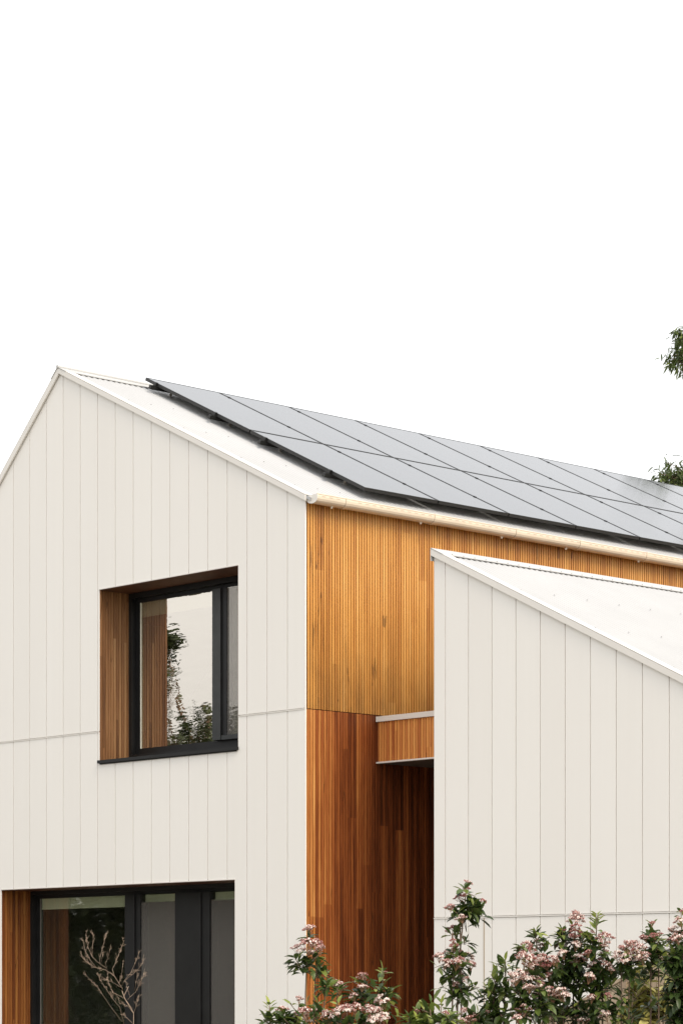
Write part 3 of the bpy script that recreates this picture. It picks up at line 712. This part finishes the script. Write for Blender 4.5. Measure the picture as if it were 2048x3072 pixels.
# --- middle, in front of the corner of the wing
shrub('tallest shrub, standing alone with tiers of pink heads before the wing corner', 13.0,
      [[(1368, 3110), (1371, 3040), (1373, 2960), (1379, 2860), (1386, 2790), (1392, 2720), (1399, 2665)], [(1355, 3110), (1357, 2980), (1360, 2900), (1357, 2800)], [(1371, 3020), (1390, 2985)], [(1380, 2780), (1440, 2715)]],
      [(1392, 2735, 52, 34, 130), (1440, 2732, 20, 20, 26), (1356, 2800, 26, 14, 14), (1365, 2880, 62, 40, 110), (1362, 2925, 34, 24, 40), (1390, 2965, 48, 26, 50), (1355, 2975, 34, 18, 26), (1395, 2668, 14, 9, 8), (1393, 2826, 12, 12, 8), (1410, 2720, 30, 26, 40)],
      [(1398, 2680, 1426, 2690, 2), (1390, 2960, 1437, 2964, 2), (1330, 2960, 1312, 2968, 2), (1340, 2890, 1302, 2905, 2)],
      [(1401, 2652, 36, 'pink'), (1399, 2668, 26, 'bud'), (1384, 2690, 34, 'bud'), (1370, 2696, 24, 'bud'), (1350, 2723, 36, 'bud'), (1447, 2708, 30, 'bud'), (1440, 2725, 20, 'bud'), (1384, 2755, 38, 'white'), (1356, 2790, 40, 'bud'), (1358, 2822, 20, 'bud'), (1362, 2838, 30, 'bud'), (1345, 2858, 40, 'pink'), (1316, 2872, 42, 'pink'), (1370, 2860, 46, 'pink'), (1404, 2872, 40, 'pink'), (1338, 2892, 46, 'pink'), (1374, 2888, 48, 'pink'), (1412, 2896, 36, 'pink'), (1378, 2924, 32, 'white'), (1398, 2940, 26, 'pink'), (1370, 2955, 26, 'pink')], low=40)
shrub('low bright green shrub with two leafy shoots between timber and wing corner', 12.6,
      [[(1290, 3110), (1292, 3060), (1290, 3030)], [(1320, 3110), (1322, 3050)], [(1235, 3110), (1238, 3060)]],
      [(1290, 3062, 60, 18, 120), (1240, 3066, 34, 16, 50), (1345, 3062, 40, 20, 60)],
      [(1292, 3050, 1292, 3008, 4), (1285, 3040, 1262, 3030, 3), (1322, 3045, 1324, 3008, 4), (1248, 3050, 1250, 3034, 3), (1228, 3072, 1226, 3052, 4)],
      [(1250, 3034, 16, 'bud'), (1338, 3040, 28, 'bud')], low=80, bright=(.35, 1))
shrub('low shrub with pale pink heads at the foot of the tallest shrub', 12.8,
      [[(1395, 3110), (1394, 3060), (1393, 3040)], [(1425, 3110), (1425, 3050)]],
      [(1400, 3060, 40, 18, 50), (1435, 3064, 30, 16, 30)], [(1410, 3062, 1440, 3040, 2)],
      [(1393, 3038, 38, 'pink'), (1425, 3050, 32, 'pink'), (1407, 3064, 44, 'pink'), (1385, 3066, 30, 'pink')], low=60)
shrub('leafy green shrub with many upright shoots left of the thick hedge', 13.0,
      [[(1478, 3110), (1480, 3020), (1484, 2960), (1490, 2920)], [(1510, 3110), (1512, 3000), (1518, 2900)]],
      [(1480, 2990, 34, 40, 70), (1500, 3035, 46, 36, 80), (1520, 2960, 26, 34, 44), (1470, 3050, 26, 26, 40)],
      [(1515, 2930, 1516, 2882, 5), (1490, 2960, 1486, 2918, 5), (1480, 2985, 1462, 2968, 3), (1485, 2950, 1472, 2925, 3), (1512, 2915, 1532, 2900, 2), (1510, 2905, 1492, 2898, 2), (1480, 3010, 1452, 2998, 2)],
      [(1456, 3040, 30, 'pink'), (1500, 3050, 26, 'bud')], low=80, bright=(.05, .85))
# --- right hedge
shrub('shrub carrying a very wide cream and pink flower dome low in the thick hedge', 12.7,
      [[(1556, 3110), (1556, 3030), (1562, 2960), (1575, 2880), (1579, 2840)], [(1605, 3110), (1606, 3000)]],
      [(1580, 2975, 60, 30, 110), (1560, 3030, 50, 32, 90), (1620, 3015, 44, 34, 80), (1580, 2925, 60, 16, 40), (1572, 2860, 26, 30, 24)],
      [(1575, 2880, 1548, 2876, 2), (1572, 2850, 1562, 2840, 2), (1580, 3040, 1572, 3055, 3)],
      [(1579, 2838, 44, 'pink'), (1566, 2848, 28, 'bud'), (1592, 2852, 32, 'bud'), (1570, 2872, 50, 'pink'), (1590, 2880, 44, 'pink'), (1556, 2868, 28, 'pink'), (1598, 2898, 36, 'pink'), (1580, 2900, 40, 'pink'), (1552, 2930, 58, 'white'), (1578, 2938, 64, 'white'), (1560, 2958, 56, 'white'), (1606, 2946, 58, 'pink'), (1584, 2964, 44, 'white'), (1540, 2940, 40, 'white'), (1618, 2958, 36, 'white'),
       (1620, 2985, 52, 'pink'), (1606, 2992, 36, 'pink'), (1569, 3030, 50, 'pink'), (1545, 3030, 44, 'pink'), (1550, 3056, 40, 'pink'), (1590, 3058, 32, 'white')], low=80, bright=(0, .7))
shrub('shrub with a narrow leafy spike above pink tiers, left of the barest stem', 13.0,
      [[(1628, 3110), (1626, 3000), (1612, 2880), (1606, 2810)], [(1660, 3110), (1655, 3000), (1630, 2860)]],
      [(1610, 2820, 18, 22, 26), (1628, 2858, 22, 16, 20), (1640, 2900, 44, 28, 90), (1600, 2905, 24, 22, 30), (1640, 2960, 46, 30, 80), (1655, 3020, 40, 36, 80)],
      [(1606, 2815, 1606, 2792, 4), (1612, 2825, 1636, 2824, 2), (1628, 2865, 1638, 2878, 2)],
      [(1605, 2806, 22, 'bud'), (1612, 2828, 28, 'pink'), (1625, 2840, 34, 'pink'), (1618, 2848, 28, 'bud'), (1624, 2878, 44, 'pink'), (1656, 2880, 44, 'pink'), (1640, 2896, 36, 'bud'), (1610, 2884, 34, 'pink'), (1668, 2888, 30, 'pink'), (1644, 2930, 40, 'bud'), (1660, 2924, 30, 'pink'), (1679, 2982, 54, 'white'), (1658, 2990, 46, 'pink'), (1690, 2990, 40, 'white'), (1645, 2975, 38, 'pink'), (1638, 3054, 36, 'pink'), (1610, 3050, 30, 'white')], low=80, bright=(0, .7))
shrub('tall shrub with a bare grey trunk and a cone of pink heads at its top', 13.1,
      [[(1716, 3110), (1719, 3000), (1721, 2900), (1723, 2820), (1726, 2745)], [(1690, 3110), (1688, 2960), (1688, 2810)]],
      [(1722, 2868, 62, 36, 190), (1700, 2905, 56, 30, 120), (1735, 2930, 50, 34, 90), (1687, 2825, 20, 30, 34), (1700, 2955, 46, 26, 60), (1722, 2825, 26, 20, 22), (1745, 2820, 14, 16, 16), (1690, 3030, 40, 34, 70), (1735, 3030, 44, 34, 70)],
      [(1688, 2830, 1686, 2790, 4), (1690, 2830, 1674, 2806, 3), (1745, 2830, 1752, 2812, 3), (1740, 2835, 1742, 2815, 3), (1725, 2785, 1706, 2776, 1), (1728, 3030, 1736, 3004, 3)],
      [(1728, 2748, 44, 'pink'), (1724, 2738, 24, 'bud'), (1716, 2764, 38, 'pink'), (1738, 2766, 38, 'pink'), (1728, 2778, 34, 'bud'), (1715, 2796, 34, 'bud'), (1732, 2796, 34, 'bud'), (1722, 2812, 38, 'bud'), (1691, 2790, 18, 'bud'), (1690, 2832, 34, 'white'), (1676, 2836, 24, 'bud'), (1728, 2838, 40, 'white'), (1688, 2863, 34, 'white'), (1736, 2880, 50, 'white'), (1722, 2892, 36, 'white'), (1738, 3044, 36, 'pink'), (1687, 3062, 36, 'pink'), (1700, 3044, 32, 'white')], low=60, bright=(0, .62))
shrub('leafy spired shrub with a loose pink plume on its right side', 13.0,
      [[(1780, 3110), (1782, 2980), (1785, 2880), (1790, 2750)], [(1806, 3000), (1808, 2900), (1815, 2815)]],
      [(1782, 2850, 30, 40, 70), (1790, 2905, 48, 30, 90), (1775, 2960, 46, 30, 70), (1820, 2900, 30, 28, 40), (1805, 2960, 30, 26, 36), (1775, 3030, 44, 30, 70)],
      [(1786, 2840, 1791, 2746, 11), (1780, 2840, 1766, 2806, 3), (1812, 2870, 1838, 2858, 2), (1815, 2890, 1840, 2880, 2), (1806, 2960, 1812, 2985, 3)],
      [(1812, 2815, 46, 'pink'), (1828, 2812, 34, 'bud'), (1798, 2818, 28, 'bud'), (1824, 2834, 30, 'pink'), (1808, 2842, 28, 'pink'), (1812, 2858, 30, 'bud'), (1777, 2798, 16, 'bud'), (1762, 2860, 28, 'bud'), (1782, 2897, 42, 'white'), (1822, 2896, 40, 'pink'), (1800, 2884, 30, 'pink'), (1767, 2934, 38, 'white'), (1815, 2936, 42, 'white'), (1834, 2912, 28, 'pink'), (1785, 3004, 50, 'white'), (1775, 2996, 34, 'pink'), (1752, 3066, 44, 'white'), (1815, 2988, 24, 'bud')], low=80, bright=(0, .75))
shrub('shrub with one broad pink and white dome in front of the raked paling fence', 12.9,
      [[(1884, 3110), (1886, 2980), (1890, 2900), (1896, 2850)], [(1862, 3110), (1863, 2960), (1862, 2900)]],
      [(1893, 2880, 46, 26, 90), (1862, 2920, 24, 26, 28), (1900, 2918, 36, 20, 24), (1862, 3005, 28, 30, 24), (1826, 3035, 40, 30, 60), (1896, 3050, 30, 22, 20)],
      [(1862, 2930, 1852, 2912, 3), (1860, 2990, 1868, 2965, 3)],
      [(1880, 2840, 46, 'pink'), (1900, 2834, 50, 'pink'), (1918, 2848, 48, 'pink'), (1862, 2856, 44, 'white'), (1885, 2862, 48, 'pink'), (1910, 2868, 46, 'white'), (1934, 2866, 40, 'pink'), (1850, 2872, 34, 'white'), (1872, 2876, 40, 'white'), (1905, 2884, 40, 'white'), (1926, 2882, 30, 'pink'), (1815, 3048, 38, 'white'), (1824, 2986, 24, 'bud')], low=80, bright=(0, .7))
shrub('dark stemmed leafy spire with small red bud clusters before the fence', 13.1,
      [[(1950, 3110), (1951, 2980), (1952, 2880), (1955, 2775)], [(1975, 2900), (1976, 2840)]],
      [(1952, 2822, 34, 24, 46), (1955, 2870, 36, 36, 60), (1976, 2862, 16, 26, 24), (1948, 2930, 34, 28, 34), (1955, 3020, 30, 40, 26)],
      [(1953, 2840, 1955, 2772, 7), (1958, 2850, 1982, 2816, 3), (1976, 2860, 1976, 2828, 4), (1972, 2870, 1996, 2838, 2), (1953, 2920, 1954, 2882, 3)],
      [(1955, 2770, 22, 'bud'), (1933, 2815, 28, 'bud'), (1962, 2808, 28, 'bud'), (1978, 2802, 20, 'bud'), (1925, 2812, 18, 'bud'), (1945, 2818, 18, 'bud')], low=60, bright=(0, .75))
shrub('dense dark shrub with white topped heads cut by the right edge', 12.8,
      [[(2046, 3110), (2046, 2980), (2044, 2880), (2046, 2770)], [(2080, 3110), (2075, 2900)]],
      [(2035, 2870, 44, 36, 170), (2040, 2930, 54, 40, 240), (2042, 2995, 52, 42, 220), (2040, 3055, 52, 36, 160), (2030, 2820, 22, 20, 20), (2080, 2850, 40, 50, 80)],
      [(2044, 2790, 2042, 2734, 5), (2020, 2850, 1992, 2848, 2), (2020, 2880, 2004, 2868, 2), (2030, 2835, 2012, 2815, 3)],
      [(2037, 2764, 36, 'pink'), (2048, 2735, 24, 'bud'), (2022, 2792, 44, 'white'), (2030, 2816, 42, 'white'), (2016, 2818, 30, 'bud'), (2008, 2824, 24, 'bud'), (2042, 2800, 30, 'bud')], low=80, bright=(0, .38))
shrub('tangled yellow green bush without flowers in front of the paling fence', 14.2,
      [[(1930, 3110), (1935, 3010), (1950, 2930)], [(1990, 3110), (1985, 2990), (1970, 2920)], [(1890, 3110), (1895, 3020), (1900, 2960)], [(1960, 3110), (1975, 3000), (2010, 2930)], [(1880, 3110), (1900, 3000), (1950, 2960)]],
      [(1910, 2985, 44, 44, 46), (1960, 3000, 50, 44, 60), (1930, 3050, 60, 30, 60), (2000, 2980, 40, 46, 50), (1880, 3050, 44, 30, 44), (1990, 3050, 40, 30, 44), (1920, 2930, 46, 30, 30)], [], [],
      name='leafy_bush', group=None, lm=m_leaf_y, leafL=.10, bright=(.1, 1), low=60, wr=.52)

# --- bare twiggy shrub in front of the lower window
def bare_shrub():
    Z = 19.5; base = at(400, 3130, Z); base.z = 0
    root = tag(empty('bare_shrub', base), 'leafless pale twiggy shrub in front of the wide ground floor window', 'shrub')
    Pt = lambda x, y, dz=0: at(200 + x * .1658, 2760 + y * .1658, Z + dz) - base
    st = MB(); tw = MB()
    L = [([(1215, 2300), (1210, 1882), (1210, 1690), (1050, 1430), (1000, 1290)], .0095, .007),
         ([(1000, 1290), (1010, 1250), (860, 1020), (700, 910), (530, 870), (400, 800), (290, 700), (255, 600)], .0065, .002),
         ([(720, 880), (560, 770), (470, 680), (400, 540), (360, 400), (350, 250)], .005, .002), ([(600, 790), (600, 700), (650, 500), (690, 360), (725, 230)], .004, .002),
         ([(860, 1010), (825, 890), (870, 820), (900, 720), (960, 590), (1030, 400)], .005, .002), ([(1000, 1190), (1050, 1100), (1160, 960), (1260, 740), (1320, 570)], .005, .002),
         ([(1060, 1090), (1200, 990), (1300, 890), (1370, 800), (1390, 690)], .004, .002), ([(1190, 1620), (1050, 1430), (940, 1370), (840, 1320), (800, 1240), (760, 1150), (735, 970)], .005, .002),
         ([(1200, 1690), (1100, 1560), (960, 1510), (930, 1400)], .004, .002), ([(1000, 1850), (800, 1580), (640, 1350), (590, 1260), (480, 1150), (300, 950)], .003, .0015),
         ([(1040, 1900), (960, 1580), (900, 1520), (800, 1390), (690, 1220), (600, 1080), (570, 980)], .004, .002), ([(1100, 1450), (1160, 1390), (1250, 1310), (1310, 1180), (1380, 1040), (1400, 950)], .004, .002),
         ([(470, 660), (460, 560), (480, 380), (470, 240)], .003, .0018), ([(530, 860), (430, 740), (370, 640), (320, 520), (300, 380)], .004, .002), ([(1195, 1882), (1100, 1790), (1020, 1720)], .005, .003),
         ([(980, 1230), (860, 1150), (740, 1100), (690, 1070)], .004, .002), ([(740, 920), (700, 800), (760, 640), (800, 480)], .003, .0018), ([(900, 1230), (940, 1150), (1000, 960), (1020, 740)], .003, .0018), ([(1040, 1380), (1080, 1290), (1120, 1210)], .006, .005),
         ([(1210, 1690), (1250, 1590), (1280, 1480), (1300, 1400)], .003, .0018), ([(620, 790), (640, 690), (660, 600)], .003, .0018), ([(1150, 1400), (1100, 1260), (1070, 1120)], .003, .0018), ([(1230, 1290), (1250, 1180), (1280, 980)], .003, .0015)]
    for i, (pl, r0, r1) in enumerate(L):
        dz = rnd.uniform(-.15, .15) if i else 0
        n_ = len(pl); P = [Pt(x, y, dz * k / (n_ - 1)) for k, (x, y) in enumerate(pl)]
        (st if i == 0 else tw).tube(P, r0 * .23, r1 * .36, n=5)
        if r0 > .0058 and i != 1: continue
        for a, b in zip(P[n_ // 3:], P[n_ // 3 + 1:]):
            for k in range(6):
                p = a.lerp(b, rnd.random()); d = (b - a).normalized(); sd_ = d.cross(Vector((rnd.gauss(0,1), rnd.gauss(0,1), rnd.gauss(0,1)))).normalized()
                e = p + (d * .8 + sd_ * .7) * rnd.uniform(.010, .038); tw.tube([p, e], .0008, .0006, n=4)
                if rnd.random() < .5: tw.tube([p.lerp(e, .6), p.lerp(e, .6) + (d - sd_ * .6) * .014], .0010, .0008, n=3)
    st.build('trunk', m_twig, root, smooth=True); tw.build('twigs', m_twig, root, smooth=True)
bare_shrub()

# --- raked paling fence
fr = tag(empty('paling_fence', (8.4, -4, 0)), 'weathered timber paling fence with a raked top behind the hedge', 'fence')
ftop = lambda x: min(2.6, 1.564 + (x - 7.327) * .423)
fm = MB(); x = 6.3; q = 0
while x < 11:
    za, zb = ftop(x), ftop(x + .1); fm.prism([(x - 8.4, 0, .03), (x + .1 - 8.4, 0, .03), (x + .1 - 8.4, 0, zb), (x - 8.4, 0, za)], (0, .016, 0)); x += .105
fm.build('palings', m_fence, fr)
fm = MB(); P = [(6.3 - 8.4, -.012, ftop(6.3) + .002), (9.78 - 8.4, -.012, ftop(9.78) + .002), (11 - 8.4, -.012, 2.602)]
for a, b in zip(P, P[1:]): fm.prism([a, b, (b[0], b[1], b[2] + .022), (a[0], a[1], a[2] + .022)], (0, .05, 0))
fm.build('capping', m_fence, fr)
for x in (6.6, 7.48, 7.95, 8.7, 9.9, 10.9):
    pm = MB(); pm.box((x - 8.4, -.02, 0), (x - 8.4 + .045, -.001, ftop(x) - .01)); pm.build('post', m_fence, fr)

# --- trees
def tree(name, label, base, height, blobs, n_leaf, lm, L, W, droopy, group=None, trunk_r=.16, cat='tree', hang=0.0):
    root = tag(empty(name, base), label, cat, group); B = Vector(base)
    tr = MB(); cr = MB()
    top = Vector((0, 0, height)); tr.tube([(0, 0, 0), (.05, .03, height * .35), (-.05, .05, height * .7), top], trunk_r, trunk_r * .3, n=8)
    for c, rx, rz, share in blobs:
        c = Vector(c) - B; s0 = Vector((0, 0, max(.5, c.z * .72 - .3))); mid = s0.lerp(c, .5) + Vector((0, 0, -.1 * (c - s0).length))
        tr.tube([s0, mid, c], trunk_r * .3, trunk_r * .08, n=6)
        nb = max(6, int(n_leaf * share / 16))
        for i in range(nb):
            while True:
                q = Vector((rnd.uniform(-1,1), rnd.uniform(-1,1), rnd.uniform(-1,1)))
                if .25 < q.length < 1: break
            e = c + Vector((q.x * rx, q.y * rx, q.z * rz)) * rnd.uniform(.8, 1.08)
            tr.tube([c.lerp(e, .15), c.lerp(e, .6) + Vector((0, 0, .05 * rx)), e], trunk_r * .045, .004, n=4)
            v0 = rnd.random()
            for k in range(16):
                p = e + Vector((rnd.gauss(0, 1), rnd.gauss(0, 1), rnd.gauss(0, .8))) * (.17 * min(rx, 1.2))
                d = Vector((rnd.gauss(0, 1), rnd.gauss(0, 1), rnd.gauss(-hang, .6))); LL = L * rnd.uniform(.7, 1.3)
                v = max(0, min(1, v0 * .6 + rnd.random() * .45)); cr.leaf(p, d, (rnd.gauss(0,.5), rnd.gauss(0,.5), 1), LL, W * LL / L, droopy, (v, v, v, 1))
    tr.build('trunk', m_bark, root, smooth=True); cr.build('crown', lm, root, smooth=True)
    return root
Zt = 46
tb = at(2330, 2955, Zt); tb.z = 0
tree('gum_tree', 'narrow leaved tree rising behind the roof at the right edge', tb, 14.5,
     [(at(2092, 1068, Zt), .50, .52, .22), (at(2060, 1022, Zt), .26, .26, .06), (at(2042, 1085, Zt), .24, .28, .05), (at(2078, 1432, Zt), .58, .48, .22), (at(2014, 1430, Zt), .28, .28, .08), (at(2270, 1230, Zt), .8, .9, .14), (at(2440, 1180, Zt), 1.0, 1.0, .15)],
     3600, m_leaf_g, .15, .030, .35, hang=.5, trunk_r=.2)
# trees across the garden: they are what the windows mirror
gp = 'trees across the front garden, mirrored in the windows'
def evergreen(label, x, y, blobs, h, n, L):
    return tree('evergreen_tree', label, (x, y, 0), h, [((x + dx, y + dy, z), rx, rz, sh) for dx, dy, z, rx, rz, sh in blobs], n, m_leaf_d, L, L * .45, .2, group=gp)
evergreen('dark bushy evergreen with one clump high above the rest, mirrored in the upper window', -14.7, -10.3,
          [(0, 0, 1.6, 2.0, 1.5, .25), (.2, 0, 3.7, 1.9, 1.4, .3), (.25, .2, 5.15, 1.5, .95, .3), (-.75, .7, 6.95, .50, .42, .10), (-.45, .55, 7.35, .3, .2, .03)], 6.2, 9500, .19)
evergreen('dark evergreen with a low round crown, mirrored in the ground floor glass', -17.6, -9.6, [(0, 0, 1.5, 2.0, 1.4, .45), (0, 0, 3.4, 1.8, 1.2, .4), (.2, 0, 4.6, 1.0, .7, .15)], 4.2, 4200, .30)
evergreen('dark evergreen standing furthest right in the garden mirrored by the panes', -12.3, -10.6, [(0, 0, 1.5, 1.8, 1.4, .45), (0, 0, 3.4, 1.7, 1.2, .4), (0, .2, 4.7, 1.0, .7, .15)], 4.3, 4200, .30)
evergreen('wide dark evergreen closing the back of the mirrored garden', -17.0, -13.2, [(0, 0, 1.6, 3.0, 1.6, .5), (0, 0, 3.8, 2.6, 1.5, .5)], 4.4, 5200, .40)
evergreen('dark evergreen behind the garden on the road side', -13.4, -14.2, [(0, 0, 1.6, 2.6, 1.6, .5), (0, 0, 3.8, 2.3, 1.5, .5)], 4.4, 4600, .40)
evergreen('dark evergreen past the gable end of the house', -21.0, -8.2, [(0, 0, 1.6, 2.4, 1.6, .5), (0, 0, 3.8, 2.2, 1.5, .5)], 4.4, 4200, .40)
# a bare tree among them
bt = tag(empty('bare_tree', (-14.3, -9.3, 0)), 'bare twiggy tree among the evergreens mirrored in the upper window', 'tree', gp)
tm = MB(); tm.tube([(0, 0, 0), (.03, 0, 2.5), (-.05, .05, 4.8), (-.1, .1, 5.6)], .09, .035, n=6); bm_ = MB()
def branch(p, d, L, r, k):
    e = p + d * L; bm_.tube([p, p.lerp(e, .5) + Vector((rnd.gauss(0, .03), rnd.gauss(0, .03), .02)) * L, e], r, r * .5, n=4)
    if k:
        for j in range(4):
            q = (d + Vector((rnd.gauss(0, .55), rnd.gauss(0, .55), rnd.gauss(.15, .4)))).normalized(); branch(p.lerp(e, rnd.uniform(.35, 1)), q, L * rnd.uniform(.5, .75), r * .6, k - 1)
for z in (4.3, 4.8, 5.2, 5.5, 5.6):
    a = rnd.uniform(0, 6.28); branch(Vector((-.05, .05, z)), Vector((.6 * math.cos(a), .6 * math.sin(a), .75)).normalized(), rnd.uniform(.5, .8), .02, 3)
tm.build('trunk', m_bark, bt, smooth=True); bm_.build('branches', m_bark, bt, smooth=True)
